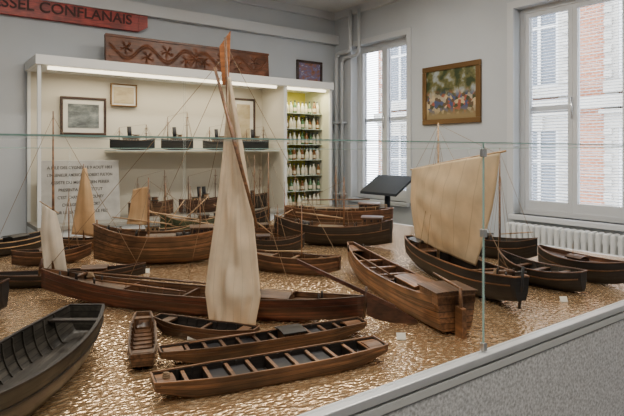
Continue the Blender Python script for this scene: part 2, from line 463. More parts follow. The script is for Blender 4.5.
plate('rudder',[(0,.05),(.0,.13),(.06,.115),(.14,.070),(.222,.020),(.225,.004),(.12,.010),(.04,.03)],.006,OAR,.40,b.root,(q+.004,0))
plate('tiller',[(.12,.075),(.125,.092),(-.30,.285),(-.305,.272)],.006,OAR,.2,b.root,(q+.004,0))
b.spar((q-.01,0,.03),(q+.003,0,.17),.010,'stern_post','brown')
for x in (.33,.40): b.barrel(x,.02,.06,1.1)
b.coil(.1,.04,.05); b.coil(-.55,.0,.125)
b.spar((-.70,.03,.14),(.10,.05,.12),.007,'pole','mid'); b.spar((-.5,-.03,.12),(.0,-.04,.10),.006,'pole','tan')
b.spar((-L/2-.02,0,.11),(-L/2+.0,0,.20),.009,'stem_post','brown')

# large open boat
b=Boat((.02,1.50),(.55,2.22),.27,.13,'large dark open wooden boat with exposed ribs and square end','olive','grey','dark',wb=.5,ws=.45,tm=.5,fb=.6,rb=.05,rs=.03,sb=.02,ss=.03,ribs=14,thwarts=(.2,.88),planks=6)
b.deck(.05,.95,.108,'grey','floor_boards')
# small punts
b=Boat((.63,1.82),(.80,2.30),.10,.05,'small narrow brown punt with flat bottom','mid','mid','mid',wb=.65,ws=.75,fb=.85,rb=.025,rs=.02,sb=.01,ss=.01,ribs=9,planks=4,straight=True)
b.thwart(.1,.03,.006);b.thwart(.9,.03,.006)
b=Boat((.83,2.21),(1.08,1.82),.11,.05,'small dark brown punt with tapered ends','brown','dark','mid',wb=.5,ws=.5,fb=.8,rb=.03,rs=.03,sb=.012,ss=.012,ribs=8,planks=4,straight=True)
b.bulkhead(.5);b.thwart(.12,.04,.006);b.thwart(.88,.04,.006)
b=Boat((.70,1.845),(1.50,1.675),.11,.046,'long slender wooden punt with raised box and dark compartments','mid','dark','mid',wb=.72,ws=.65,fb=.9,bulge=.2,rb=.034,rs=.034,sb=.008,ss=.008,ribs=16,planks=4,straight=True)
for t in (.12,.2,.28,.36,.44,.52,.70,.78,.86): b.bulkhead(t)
b.deck(.90,.985,.006,'tan');b.deck(.015,.10,.006,'tan')
b.cabin(.56,.66,.75,.024,'mid','dark',.015,'fish_box',.004)
for t in (.24,.40,.74): box('grating',(b.X(t)-.024,b.X(t)+.024,-.042,.042,.022,.034),BLACK,b.root)
b.spar((-.30,.02,.056),(.05,.03,.056),.004,'pole','tan')
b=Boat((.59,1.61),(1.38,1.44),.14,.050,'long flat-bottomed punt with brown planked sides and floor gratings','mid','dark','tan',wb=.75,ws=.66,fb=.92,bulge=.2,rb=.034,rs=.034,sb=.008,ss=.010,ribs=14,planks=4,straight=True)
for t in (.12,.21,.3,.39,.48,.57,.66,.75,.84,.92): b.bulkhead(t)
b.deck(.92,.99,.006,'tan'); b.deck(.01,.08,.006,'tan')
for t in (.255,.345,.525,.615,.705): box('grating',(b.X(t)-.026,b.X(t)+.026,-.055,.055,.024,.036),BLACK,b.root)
b.coil(b.X(.05),0,.050,.014)

b=Boat((.27,3.45),(1.10,3.12),.17,.07,'low dark brown sailing boat with a small white sail','dark','dark','brown',wb=.05,ws=.1,fb=.4,rb=.04,rs=.03,sb=.03,ss=.02,planks=5)
b.deck(.04,.96,.02,'brown')
xs=-.05
b.mast(xs,.98,.008)
b.sail([((xs-.055,.46),(xs+.015,.41)),((xs-.065,.30),(xs+.045,.28)),((xs-.045,.09),(xs+.075,.07))],SAILP,.03,1,.008)
b.rope((xs,0,.95),(.4,0,.1)); b.rope((xs,0,.95),(-.4,0,.1)); b.spar((xs-.07,0,.475),(xs+.03,0,.405),.004,'yard')
b.cabin(.62,.76,.5,.03,'mid','mid')
b=Boat((.34,4.34),(.90,4.74),.2,.1,'blue-black boat hull with pale rail','black','dark','light',wb=.1,ws=.2,fb=.4,planks=5)
b.deck(.05,.95,.03,'grey'); b.cabin(.4,.6,.5,.04,'dark','grey')
b=Boat((.86,4.50),(1.26,4.24),.13,.08,'small brown boat with tan lug sail','mid','dark','tan',wb=.06,ws=.1,fb=.3,planks=5)
b.deck(.05,.95,.02,'tan'); b.mast(.0,.66,.007)
b.sail([((-.01,.62),(.02,.63)),((-.05,.4),(.07,.4)),((-.09,.12),(.10,.10))],SAILT,.03,1,.006)
b.spar((-.1,0,.1),(.12,0,.1),.004,'boom')
# rounded barge
b=Boat((1.78,3.36),(.96,3.70),.29,.19,'rounded brown planked barge with tan sail and deck gear','mid','mid','tan',wb=.12,ws=.2,tm=.5,kb=2.6,ks=2.6,fb=.2,bulge=.75,rb=.05,rs=.04,sb=.085,ss=.05,planks=9)
b.deck(.05,.95,.03,'mid'); b.cabin(.14,.3,.5,.05,'brown','mid',.03,windows=3); b.cabin(.42,.62,.45,.02,'tan','mid',.03,'hatch',.008)
b.mast(.1,.58,.009); b.mast(-.24,.5,.006); b.shrouds(.1,.5); b.shrouds(-.24,.45); b.windlass(.82)
b.sail([((.10,.52),(.20,.50)),((.10,.38),(.22,.36)),((.11,.26),(.24,.27))],SAILT,.02,1,.006)
b.spar((-.05,.0,.26),(.33,.0,.32),.006,'boom'); b.spar((.12,-.02,.35),(-.25,-.02,.28),.006,'spar'); b.spar((-.05,-.03,.30),(-.36,-.03,.24),.005,'spar'); b.spar((-.1,-.04,.25),(-.30,-.06,.44),.005,'spar')
b.rope((.1,0,.56),(.37,0,.25)); b.rope((.1,0,.56),(-.37,0,.21))
b.spar((.41,0,.05),(.425,0,.305),.009,'stem_post','tan'); b.spar((-.44,0,.03),(-.425,0,.28),.010,'rudder','brown')
for t in (.08,.35,.7,.9): b.bollard(t,.04); b.bollard(t,-.04)
for x in (-.02,.0): b.barrel(x*3-.1,.03,.16,.9)
b=Boat((1.35,4.30),(1.85,4.15),.16,.12,'pale wooden boat with grey deckhouse','green','grey','light',wb=.08,ws=.12,fb=.3,planks=6)
b.deck(.05,.95,.02,'light'); b.cabin(.3,.5,.5,.05,'light','grey',windows=3); b.mast(.05,.5,.006); b.mast(-.15,.4,.005); b.spar((.05,0,.2),(-.16,0,.34),.004,'boom'); b.rope((.05,0,.48),(.22,0,.14)); b.shrouds(.05,.46); b.spar((.05,0,.15),(.2,0,.36),.004,'boom')
b=Boat((2.23,4.42),(1.72,4.52),.18,.15,'greenish hull with cream rail and upturned bow','green','grey','light',wb=.06,ws=.12,fb=.2,sb=.07,planks=7)
b.deck(.05,.95,.025,'grey'); b.cabin(.2,.35,.5,.05,'mid','grey',windows=2); b.mast(.0,.45,.006); b.shrouds(0,.4)
# extra hulls of the crowded middle rows
b=Boat((1.98,3.50),(2.36,3.28),.14,.10,'small dark work boat with stub mast','dark','mid','mid',wb=.1,ws=.2,fb=.3,planks=5,sb=.04)
b.deck(.05,.95,.02,'mid'); b.mast(.02,.36,.005); b.shrouds(.02,.32); b.cabin(.2,.4,.5,.04,'mid','brown',windows=2); b.spar((-.02,0,.14),(-.17,0,.26),.004,'boom')
b=Boat((2.30,4.66),(2.86,4.56),.17,.15,'black two-masted sailing vessel model with rigging','black','grey','tan',wb=.08,ws=.15,fb=.3,planks=6,sb=.05)
b.deck(.05,.95,.02,'mid'); b.mast(.12,.72,.006); b.mast(-.14,.62,.006); b.shrouds(.12,.62); b.shrouds(-.14,.54); b.rope((.12,0,.7),(.27,0,.2)); b.rope((.12,0,.7),(-.14,0,.6)); b.spar((.12,0,.22),(-.08,0,.25),.005,'boom'); b.spar((-.14,0,.2),(-.29,0,.25),.005,'boom'); b.cabin(.3,.42,.5,.04,'tan','mid',windows=2)
b=Boat((.52,3.98),(1.0,3.92),.15,.09,'low brown boat with stacked planks','brown','dark','tan',wb=.1,ws=.15,fb=.4,planks=5)
b.deck(.05,.95,.02,'mid'); b.cabin(.35,.6,.5,.02,'tan','mid',.02,'hatch',.006); b.mast(.1,.5,.005); b.shrouds(.1,.45)
# open hold barge
b=Boat((1.75,3.02),(2.08,2.52),.17,.10,'brown striped wooden barge with open hold','brown','mid','tan',wb=.2,ws=.25,kb=2.4,ks=3,fb=.6,sb=.02,ss=.02,ribs=6,planks=5)
b.deck(.03,.25,.012,'mid'); b.deck(.78,.97,.012,'mid'); b.thwart(.5,.02,.01); b.bulkhead(.26); b.bulkhead(.77)
b.mast(.05,.42,.005); b.spar((-.2,0,.12),(.15,0,.14),.005,'pole'); b.spar((-.1,.02,.12),(.28,.02,.11),.005,'pole','mid')
b=Boat((2.20,3.86),(2.68,3.80),.17,.12,'small brown sailing barge with thin mast','brown','mid','tan',wb=.1,ws=.15,fb=.3,planks=6,sb=.05)
b.deck(.05,.95,.02,'mid'); b.mast(-.05,.75,.006); b.mast(.1,.5,.005); b.cabin(.2,.36,.5,.04,'mid','brown',windows=2); b.rope((-.05,0,.72),(.22,0,.16)); b.rope((-.05,0,.72),(-.22,0,.13)); b.spar((-.05,0,.16),(.18,0,.26),.005,'boom'); b.shrouds(-.05,.6)
b=Boat((3.02,3.02),(2.40,3.76),.25,.16,'dark pointed wooden hull with light strakes','dark','mid','mid',wb=.04,ws=.25,kb=1.8,fb=.15,bulge=.55,rb=.09,rs=.04,sb=.07,ss=.06,planks=7)
b.deck(.05,.95,.03,'mid'); b.cabin(.08,.24,.5,.05,'mid','brown',windows=3); b.cabin(.4,.6,.45,.02,'brown','mid',.03,'hatch',.006)
b.mast(-.1,.55,.008); b.spar((-.1,0,.22),(.3,0,.26),.007,'boom'); b.rope((-.1,0,.52),(.46,0,.24)); b.shrouds(-.1,.5); b.barrel(.2,.03,.14); b.barrel(.24,-.02,.14)
for t in (.3,.68,.8): b.bollard(t,.05); b.bollard(t,-.05)
b=Boat((3.57,3.56),(2.90,4.34),.26,.2,'large brown decked barge with deckhouse and rails','brown','mid','tan',wb=.25,ws=.3,kb=3,ks=3,fb=.5,planks=7,sb=.03,ss=.03)
b.deck(.03,.97,.02,'mid'); b.cabin(.12,.3,.6,.07,'brown','mid',windows=4); b.cabin(.38,.7,.6,.03,'mid','brown',.02,'hatch',.01)
b.mast(.02,.62,.008); b.spar((-.3,0,.31),(.35,0,.29),.008,'boom','mid'); b.mast(.42,.5,.005); b.shrouds(.02,.55); b.windlass(.85)
for sg in (-1,1):
    P=[]
    for i in range(21):
        t=.06+.88*i/20; P.append((b.X(t),sg*(b.w(t)-.008),b.sz(t)+.035))
    rl=tube('railing',P,.0025,W('light',COL['light']),b.root,n=6)
    for i in range(0,21,2): tube('stanchion',[(P[i][0],P[i][1],P[i][2]-.04),P[i]],.002,W('light',COL['light']),rl,n=5)
# barge with boxy stern
b=Boat((1.80,1.43),(2.28,2.66),.205,.115,'long brown open barge with square stern block and rails','tan','brown','tan',wb=.2,ws=.82,tm=.45,kb=2.2,ks=3,fb=.75,rb=.06,rs=.015,sb=.05,ss=.04,ribs=0,planks=6)
for i in range(8): b.rib(.42+i*.06)
b.deck(.03,.32,.012,'tan'); b.deck(.32,.9,.085,'mid','floor_boards'); b.deck(.9,.985,.015,'tan')
b.cabin(.20,.36,.55,.02,'mid','tan',.015,'hatch',.008); b.bulkhead(.40)
for t in (.5,.62,.74): b.thwart(t,.025,.012)
b.cabin(.0,.12,.86,.022,'tan','mid',.005,'stern_cabin',.004,windows=0)
box('rudder',(-b.L/2-.06,-b.L/2-.004,-.010,.010,.0,.12),W('tan',COL['tan']),b.root)
b.spar((-b.L/2-.035,0,.09),(-b.L/2-.03,0,.20),.009,'rudder_post','tan'); b.spar((-b.L/2-.04,0,.195),(-b.L/2+.2,0,.21),.006,'tiller','tan')
for t in (.15,.38,.92): b.bollard(t,.05); b.bollard(t,-.05)
b.spar((-.1,.04,.12),(.5,.03,.125),.006,'pole','mid')
# black barge with square sail
b=Boat((2.78,2.62),(2.27,1.43),.215,.135,'black-hulled sailing barge with pale rail and large cream square sail','black','dark','tan',wb=.35,ws=.3,tm=.5,kb=3,ks=2.6,fb=.55,rb=.06,rs=.05,sb=.035,ss=.03,planks=8)
L=b.L
b.deck(.03,.3,.02,'mid'); b.deck(.75,.97,.02,'mid'); b.deck(.3,.75,.09,'brown','floor_boards'); b.bulkhead(.31); b.bulkhead(.74)
for i in range(5): b.rib(.35+i*.09)
b.cabin(.10,.22,.5,.03,'mid','grey',windows=2)
x0=-L/2
b.mast(x0+.45,.93,.010,mat='light')
b.sail([((x0+.10,.635),(x0+1.15,.745)),((x0+.085,.53),(x0+1.12,.60)),((x0+.08,.42),(x0+1.08,.46)),((x0+.11,.29),(x0+1.01,.30)),((x0+.15,.175),(x0+.92,.145))],SAILD,.06,0,.006,n=44,m=44,y0=-.02,crease=True)
b.spar((x0+.06,-.01,.63),(x0+1.18,-.01,.755),.009,'yard')
b.rope((x0+.45,0,.9),(x0+1.2,0,.17)); b.rope((x0+.45,0,.9),(x0+.02,0,.15)); b.rope((x0+1.14,-.02,.73),(x0+1.18,-.05,.15)); b.rope((x0+1.0,0,.72),(x0+.9,0,.12)); b.shrouds(x0+.45,.85); b.rope((x0+.45,0,.92),(x0+1.1,0,.74)); b.rope((x0+.45,0,.92),(x0+.12,0,.64))
b.spar((L/2-.02,0,.02),(L/2+.01,0,.22),.010,'stem_post','black'); b.spar((L/2-.01,.03,.19),(L/2-.01,-.03,.19),.008,'bitt','dark')
for t in (.8,.95): b.bollard(t,.04); b.bollard(t,-.04)
b.coil(b.X(.84),0,.14); b.windlass(.9)
b=Boat((2.85,1.95),(2.84,1.43),.21,.10,'small black rowing boat with worn brown interior','black','grey','mid',wb=.3,ws=.06,tm=.55,kb=2.6,ks=2,fb=.35,rb=.02,rs=.05,sb=.02,ss=.06,ribs=10,thwarts=(.3,.5,.75),planks=6)
b=Boat((3.24,1.92),(3.13,1.33),.21,.12,'black boat with brown deck boards','black','brown','mid',wb=.1,ws=.1,fb=.3,ss=.03,planks=6)
b.deck(.05,.95,.02,'brown'); b.mast(-.05,.2,.004); b.cabin(.4,.55,.4,.02,'brown','mid')
b=Boat((3.24,2.50),(3.44,2.05),.18,.13,'dark sailing barge with slender mast','black','grey','mid',wb=.1,ws=.15,fb=.3,planks=6)
b.deck(.05,.95,.02,'grey'); b.mast(.0,.78,.006); b.rope((0,0,.75),(.22,0,.15)); b.rope((0,0,.75),(-.22,0,.15)); b.spar((-.0,0,.17),(.22,0,.2),.005,'boom'); b.shrouds(0,.6); b.cabin(.2,.38,.5,.04,'dark','grey',windows=2)
b=Boat((.02,3.02),(.345,2.82),.2,.13,'dark blunt-ended boat hull','black','dark','brown',wb=.35,ws=.3,fb=.4,planks=5)
b.deck(.05,.95,.03,'dark')

# label cards
for (x,y) in [(.90,2.02),(1.57,1.52),(1.17,3.30),(2.12,2.10),(2.62,1.42)]:
    r=empty('label_card',(x,y,.85),-.64,'small white printed label card on a clear stand','label card',None,'label cards in the display case')
    mesh('card',[(-.018,-.008,.004),(.018,-.008,.004),(.018,.008,.026),(-.018,.008,.026),(-.018,-.006,.003),(.018,-.006,.003),(.018,.010,.025),(-.018,.010,.025)],[(0,1,2,3),(7,6,5,4),(0,4,5,1),(1,5,6,2),(2,6,7,3),(3,7,4,0)],PAPER,r)
    box('foot',(-.018,.018,-.01,.012,0,.004),METAL,r)

# ------------------------------------------------------------ display case
CX0,CX1,CY0,CY1=-.35,4.08,1.24,5.0
r=empty('display_case',(0,0,0),0,'large low display case with frameless glass and rippled gold floor','display case')
box('plinth',(CX0,CX1,CY0,CY1,0,.765),GREYFAB,r)
box('display_floor',(CX0+.02,CX1-.02,CY0+.02,CY1-.02,.801,.85),DECK,r)
boxes('rail',[(CX0-.02,CX1+.02,CY0-.028,CY0+.02,.822,.852),(CX0-.02,CX1+.02,CY1-.02,CY1+.02,.822,.852),(CX0-.02,CX0+.02,CY0+.02,CY1-.02,.822,.852),(CX1-.02,CX1+.02,CY0+.02,CY1-.02,.822,.852)],RAIL,r,bev=.004)
boxes('lower_trim',[(CX0-.012,CX1+.012,CY0-.018,CY1+.012,.778,.808)],WHITE,r,bev=.003)
boxes('shadow_gap',[(CX0-.005,CX1+.005,CY0-.008,CY0+.01,.809,.821),(CX0-.003,CX1+.003,CY0-.005,CY0+.01,.766,.777)],plain('gap_grey',(.30,.30,.31),.8),r)
def pane(x0,x1,y0,y1):
    ex=.004
    if x1-x0>.1:
        p=sheet('glass_pane',x0,x1,y0,y0,.852,1.633,GLASS,r); box('glass_edge',(x0,x1,y0-ex,y0+ex,1.633,1.637),CEDGE,p)
    else:
        p=sheet('glass_pane',x0,x0,y0,y1,.852,1.633,GLASS,r); box('glass_edge',(x0-ex,x0+ex,y0,y1,1.633,1.637),CEDGE,p)
ux=[CX0,1.717,CX1]
for a,c in zip(ux[:-1],ux[1:]): pane(a+.004,c-.004,CY0,CY0)
ux=[CX0,1.1,2.6,CX1]
for a,c in zip(ux[:-1],ux[1:]): pane(a+.004,c-.004,CY1,CY1)
for y0,y1 in ((CY0,3.1),(3.1,CY1)):
    pane(CX0,CX0,y0+.004,y1-.004); pane(CX1,CX1,y0+.004,y1-.004)
box('glass_seam',(1.7155,1.7185,CY0-.003,CY0+.003,.853,1.635),CEDGE,r)
for x,z in ((1.717,.875),(1.717,1.30),(1.717,1.60)):
    box('clip',(x-.010,x+.010,CY0-.010,CY0+.010,z-.018,z+.012),METAL,r,bev=.002)

# ------------------------------------------------------------ room
RX0,RX1,RY0,RY1,HC=-2.6,4.93,-2.6,6.09,3.6
struct(box('floor',(RX0-.2,RX1+.2,RY0-.2,RY1+.2,-.1,0),FLOOR),'dark linoleum floor','floor')
struct(box('ceiling',(RX0-.2,RX1+.3,RY0-.2,RY1+.2,HC,HC+.1),CEIL),'white painted ceiling','ceiling')
struct(box('wall_back',(RX0-.2,RX1+.25,RY1,RY1+.2,0,HC),WALL),'pale grey painted wall','wall')
struct(box('wall_left',(RX0-.2,RX0,RY0,RY1,0,HC),WALL),'pale grey painted wall','wall')
struct(box('wall_front',(RX0-.2,RX1+.25,RY0-.2,RY0,0,HC),WALL),'pale grey painted wall','wall')
wins=[(4.66,5.71),(2.10,3.19),(-.4,.65)]  # last opening is out of view, added for extra daylight
WZ0,WZ1=.97,3.06
T=.25
bl=[];ys=[RY0]+[v for w in sorted(wins) for v in w]+[RY1]
for i in range(0,len(ys),2): bl.append((RX1,RX1+T,ys[i],ys[i+1],0,HC))
for a,c in wins: bl+= [(RX1,RX1+T,a,c,0,WZ0),(RX1,RX1+T,a,c,WZ1,HC)]
struct(boxes('wall_right',bl,WALL),'pale grey painted wall with tall window openings','wall')
LOUV=plain('shutter_paint',(.50,.53,.57),.6)
for i,(a,c) in enumerate(wins):
    w=empty('window_%d'%(i+1),(RX1,(a+c)/2,WZ0),0,'tall white casement window with louvered outer shutters','window','structure')
    h=(c-a)/2-.001; H=WZ1-WZ0-.001; x=.10
    fr=.05
    boxes('frame',[(x,x+.07,-h,-h+fr,0,H),(x,x+.07,h-fr,h,0,H),(x,x+.07,-h+fr,h-fr,.001,fr),(x,x+.07,-h+fr,h-fr,H-fr,H)],TRIM,w)
    box('sill',(-.05,.099,-h-.04,h+.04,-.05,.0),TRIM,w,bev=.005)
    boxes('casing',[(-.025,-.001,-h-.07,-h,0.001,H+.07),(-.025,-.001,h,h+.07,0.001,H+.07),(-.024,-.001,-h,h,H,H+.07)],TRIM,w)
    for sg in (-1,1):
        y0,y1=(-h+fr,-.001) if sg<0 else (0.001,h-fr); s=.045
        cm=boxes('casement',[(x+.01,x+.05,y0,y0+s,fr,H-fr),(x+.01,x+.05,y1-s,y1,fr,H-fr),(x+.011,x+.05,y0+s,y1-s,fr,fr+.09),(x+.011,x+.05,y0+s,y1-s,H-fr-s,H-fr)],TRIM,w)
        sheet('glass',x+.03,x+.03,y0+s,y1-s,fr+.09,H-fr-s,GLASS,cm)
        V=[];F=[];z=.06
        sx=.2
        yy0,yy1=y0+.001,y1
        full=(i!=1 or sg>0)
        dd=.012 if full else .006
        while z<H-.05:
            v=[(sx-dd,yy0,z),(sx+dd,yy0,z+dd),(sx+dd,yy1,z+dd),(sx-dd,yy1,z),(sx-dd,yy0,z+.003),(sx+dd,yy0,z+dd+.003),(sx+dd,yy1,z+dd+.003),(sx-dd,yy1,z+.003)]
            n0=len(V); V+=v; F+=[tuple(n0+q for q in f) for f in [(0,3,2,1),(4,5,6,7),(0,1,5,4),(1,2,6,5),(2,3,7,6),(3,0,4,7)]]
            z+=.031 if full else .028
        if full:
            for bb in ((sx-.015,sx+.015,yy0-.02,yy0+.02,0,H),(sx-.015,sx+.015,yy1-.02,yy1+.015,0,H),(sx-.015,sx+.015,yy0,yy1,H*.5,H*.5+.05)):
                v,f=boxVF(*bb,base=len(V)); V+=v;F+=f
        mesh('shutter' if full else 'blind',V,F,LOUV,w)
    tube('handle',[(x-.01,0,.95),(x-.01,0,1.15)],.008,METAL,w)
struct(box('trim_1',(RX0,RX1,RY1-.09,RY1,3.14,3.27),TRIM),'painted beam along the wall','trim')
struct(boxes('trim_2',[(RX0,RX1,RY1-.05,RY1,HC-.1,HC)],TRIM),'ceiling moulding','trim')
struct(boxes('trim_3',[(RX1-.05,RX1,RY0,RY1-.05,HC-.1,HC)],TRIM),'ceiling moulding','trim')
struct(box('baseboard_right',(RX1-.02,RX1,RY0,RY1,0,.15),TRIM),'painted baseboard','baseboard')

# heating pipes
r=empty('heating_pipes',(RX1-.06,5.9,0),0,'pair of white painted vertical heating pipes with elbow','pipe')
def pipe(y,zt,dy,zt2,rad):
    P=[(0,y,0),(0,y,zt-.08)]
    for a in range(1,6): an=a/5*pi/2; P.append((0,y-.08*(1-math.cos(an)),zt-.08+.08*math.sin(an)))
    y2=y-dy
    P.append((0,y2+.08,zt))
    for a in range(1,6): an=a/5*pi/2; P.append((0,y2+.08-.08*math.sin(an),zt+.08*(1-math.cos(an))))
    P.append((0,y2,zt2)); return tube('pipe',P,rad,TRIM,r,n=12)
pipe(.08,3.0,.30,3.55,.03); pipe(-.04,2.92,.36,3.55,.022)
for z in (1.0,2.0): box('bracket',(-.035,.055,-.08,.13,z,z+.025),TRIM,r)

# radiator
r=empty('radiator',(RX1-.12,2.62,0),0,'white cast-iron column radiator below the window','radiator')
for i in range(18):
    y=-.53+i*.0625
    box('radiator_column',(-.06,.06,y-.022,y+.022,.16,.90),WHITE,r,bev=.018)
boxes('header_pipe',[(-.02,.02,-.55,.55,.2,.24),(-.02,.02,-.55,.55,.80,.84)],WHITE,r)
boxes('foot',[(-.05,.05,-.55,-.51,0,.17),(-.05,.05,.51,.55,0,.17)],WHITE,r)

# lectern
r=empty('lectern',(4.5,4.58,0),0,'dark metal information lectern with tilted panel','lectern')
lathe('base',[(0,0),(.17,0),(.17,.015),(0,.015)],DARKM,r)
tube('post',[(0,0,.01),(0,0,1.15)],.035,DARKM,r)
mesh('panel',[(-.16,-.30,1.10),(-.16,.30,1.10),(.14,.30,1.29),(.14,-.30,1.29),(-.16,-.30,1.13),(-.16,.30,1.13),(.14,.30,1.32),(.14,-.30,1.32)],[(0,1,2,3),(7,6,5,4),(0,4,5,1),(1,5,6,2),(2,6,7,3),(3,7,4,0)],DARKM,r)

# framed pictures
def framed(loc,rotz,w,h,fw,fmat,pmat,label,mat_w=0,cat='picture',d=.03):
    r=empty('framed_picture',loc,rotz,label,cat)
    boxes('frame',[(-w/2,w/2,-d,0,0,fw),(-w/2,w/2,-d,0,h-fw,h),(-w/2,-w/2+fw,-d,0,fw,h-fw),(w/2-fw,w/2,-d,0,fw,h-fw)],fmat,r,bev=.006)
    if mat_w: boxes('mount',[(-w/2+fw,w/2-fw,-.012,-.004,fw,h-fw)],PAPER,r)
    a=fw+mat_w
    box('canvas',(-w/2+a,w/2-a,-.016,-.003,a,h-a),pmat,r)
    return r
P2=painting('etching',[(.03,.035,.035),(.08,.09,.09),(.16,.18,.17),(.3,.31,.28)],6)
P3=painting('small_scene',[(.05,.03,.02),(.3,.12,.06),(.12,.12,.25),(.6,.5,.4)],12)
P4=painting('pale_print',[(.25,.19,.11),(.42,.34,.2),(.48,.41,.28)],5)
def scene_painting(name):
    m,nt,b=nmat(name); b.inputs['Roughness'].default_value=.45
    tc=N(nt,'ShaderNodeTexCoord')
    vo=N(nt,'ShaderNodeTexVoronoi'); vo.inputs['Scale'].default_value=26
    nt.links.new(tc.outputs['Object'],vo.inputs['Vector'])
    r=N(nt,'ShaderNodeValToRGB'); r.color_ramp.interpolation='CONSTANT'; e=r.color_ramp.elements
    cs=[(.04,.05,.02),(.30,.07,.04),(.50,.38,.22),(.05,.07,.16),(.35,.30,.22),(.10,.06,.03)]
    e[0].position=0; e[0].color=(*cs[0],1); e[1].position=.85; e[1].color=(*cs[-1],1)
    for i in range(1,5): x=e.new(i*.17); x.color=(*cs[i],1)
    sx=N(nt,'ShaderNodeSeparateXYZ'); nt.links.new(vo.outputs['Color'],sx.inputs[0]); nt.links.new(sx.outputs[0],r.inputs['Fac'])
    no=N(nt,'ShaderNodeTexNoise'); no.inputs['Scale'].default_value=7; no.inputs['Detail'].default_value=6
    nt.links.new(tc.outputs['Object'],no.inputs['Vector'])
    g=N(nt,'ShaderNodeValToRGB'); ge=g.color_ramp.elements; ge[0].position=.44; ge[0].color=(.025,.04,.012,1); ge[1].position=.64; ge[1].color=(.30,.34,.34,1)
    z=ge.new(.54); z.color=(.13,.12,.04,1)
    nt.links.new(no.outputs['Fac'],g.inputs['Fac'])
    so=N(nt,'ShaderNodeSeparateXYZ'); nt.links.new(tc.outputs['Object'],so.inputs[0])
    mr=N(nt,'ShaderNodeMapRange'); mr.inputs['From Min'].default_value=.30; mr.inputs['From Max'].default_value=.40; nt.links.new(so.outputs['Z'],mr.inputs['Value'])
    mx=N(nt,'ShaderNodeMix',data_type='RGBA'); nt.links.new(mr.outputs[0],mx.inputs['Factor']); nt.links.new(r.outputs['Color'],mx.inputs['A']); nt.links.new(g.outputs['Color'],mx.inputs['B'])
    m2=N(nt,'ShaderNodeMapRange'); m2.inputs['From Min'].default_value=.10; m2.inputs['From Max'].default_value=.2; nt.links.new(so.outputs['Z'],m2.inputs['Value'])
    mx2=N(nt,'ShaderNodeMix',data_type='RGBA'); nt.links.new(m2.outputs[0],mx2.inputs['Factor']); mx2.inputs['A'].default_value=(.22,.16,.07,1); nt.links.new(mx.outputs['Result'],mx2.inputs['B'])
    nt.links.new(mx2.outputs['Result'],b.inputs['Base Color'])
    return m
P1=scene_painting('village_scene')
framed((RX1-.002,3.99,1.92),-pi/2,.82,.68,.06,GOLD,P1,'painting of a lively village waterside in a dark gilt frame')
framed((4.46,RY1-.002,2.54),0,.44,.33,.035,FRAME,P3,'small framed painting with dark brown frame')

# vitrine
VX0,VX1,VY0,VY1=.93,4.40,5.5,6.07
r=empty('display_cabinet',(VX0,VY0,0),0,'long white display cabinet with lit cream interior and glass front','display cabinet')
w=VX1-VX0; dp=VY1-VY0; zt=2.5; zb=.86; dv=.72
boxes('base',[(0,w,.02,dp,0,zb)],WHITE,r)
box('plinth_shelf',(.0,w,0,dp,zb,zb+.04),plain('shelf_grey',(.30,.28,.24),.6),r)
box('top',(-.02,w+.02,-.02,dp,zt-.09,zt),WHITE,r,bev=.004)
box('back_panel',(.031,w-dv,dp-.02,dp-.005,zb+.04,zt-.09),CREAM,r)
box('back_panel',(w-dv+.001,w-.031,dp-.02,dp-.005,zb+.04,zt-.09),YELLOW,r,)
for x in (0,w-.03): boxes('post',[(x,x+.03,0,.03,zb+.04,zt-.09),(x,x+.03,dp-.03,dp,zb+.04,zt-.09)],WHITE,r)
box('post',(w-dv-.015,w-dv+.015,0,.029,zb+.04,zt-.09),WHITE,r)
box('divider',(w-dv-.008,w-dv+.007,.03,dp-.021,zb+.04,zt-.09),CREAM,r)
box('side_panel',(w-.03,w-.004,.031,dp-.031,zb+.04,zt-.09),plain('side_panel_pale',(.55,.55,.42),.8),r)
sheet('sliding_glass',.03,1.45,.012,.012,zb+.04,zt-.09,GLASS,r); sheet('sliding_glass',1.43,w-dv-.02,.02,.02,zb+.04,zt-.09,GLASS,r)
sheet('side_glass',.012,.012,.03,dp-.03,zb+.04,zt-.09,GLASS,r)
sheet('sliding_glass',w-dv+.02,w-.03,.012,.012,zb+.04,zt-.09,GLASS,r)
SHG=plain('shelf_glass',(.48,.56,.52),.15)
box('shelf',(.75,w-dv-.02,.12,dp-.03,1.61,1.62),SHG,r)
bz=[1.10,1.30,1.50,1.70,1.90,2.10]
for z in bz: box('shelf',(w-dv+.01,w-.035,.16,dp-.03,z-.008,z),SHG,r)
TL=emis('lamp_tube',(1,.88,.66),3.5)
box('lamp_tube',(.1,w-dv-.1,.05,.09,zt-.12,zt-.095),TL,r); box('lamp_tube',(w-dv+.05,w-.06,.05,.09,zt-.12,zt-.095),TL,r)
def area(name,loc,rot,sx,sy,e,col=(1,1,1),parent=None):
    l=bpy.data.lights.new(name,'AREA'); l.shape='RECTANGLE'; l.size=sx; l.size_y=sy; l.energy=e; l.color=col
    o=bpy.data.objects.new(name,l); o.location=loc; o.rotation_euler=rot; return link(o,parent)
area('vitrine_light',(1.35,.25,zt-.13),(0,0,0),2.4,.2,14,(1,.88,.68),r)
area('vitrine_light',(w-.37,.09,zt-.13),(0,0,0),.55,.12,7,(1,.88,.5),r)
framed((1.46,6.035,1.78),0,.46,.40,.025,FRAME,P2,'framed dark etching with pale mount',.05)
framed((1.88,6.035,2.10),0,.29,.25,.015,GOLD,P4,'small pale print in a thin light frame',.02)
framed((3.38,6.035,1.66),0,.34,.62,.025,FRAME,P4,'tall framed pale print behind the glass',.05)
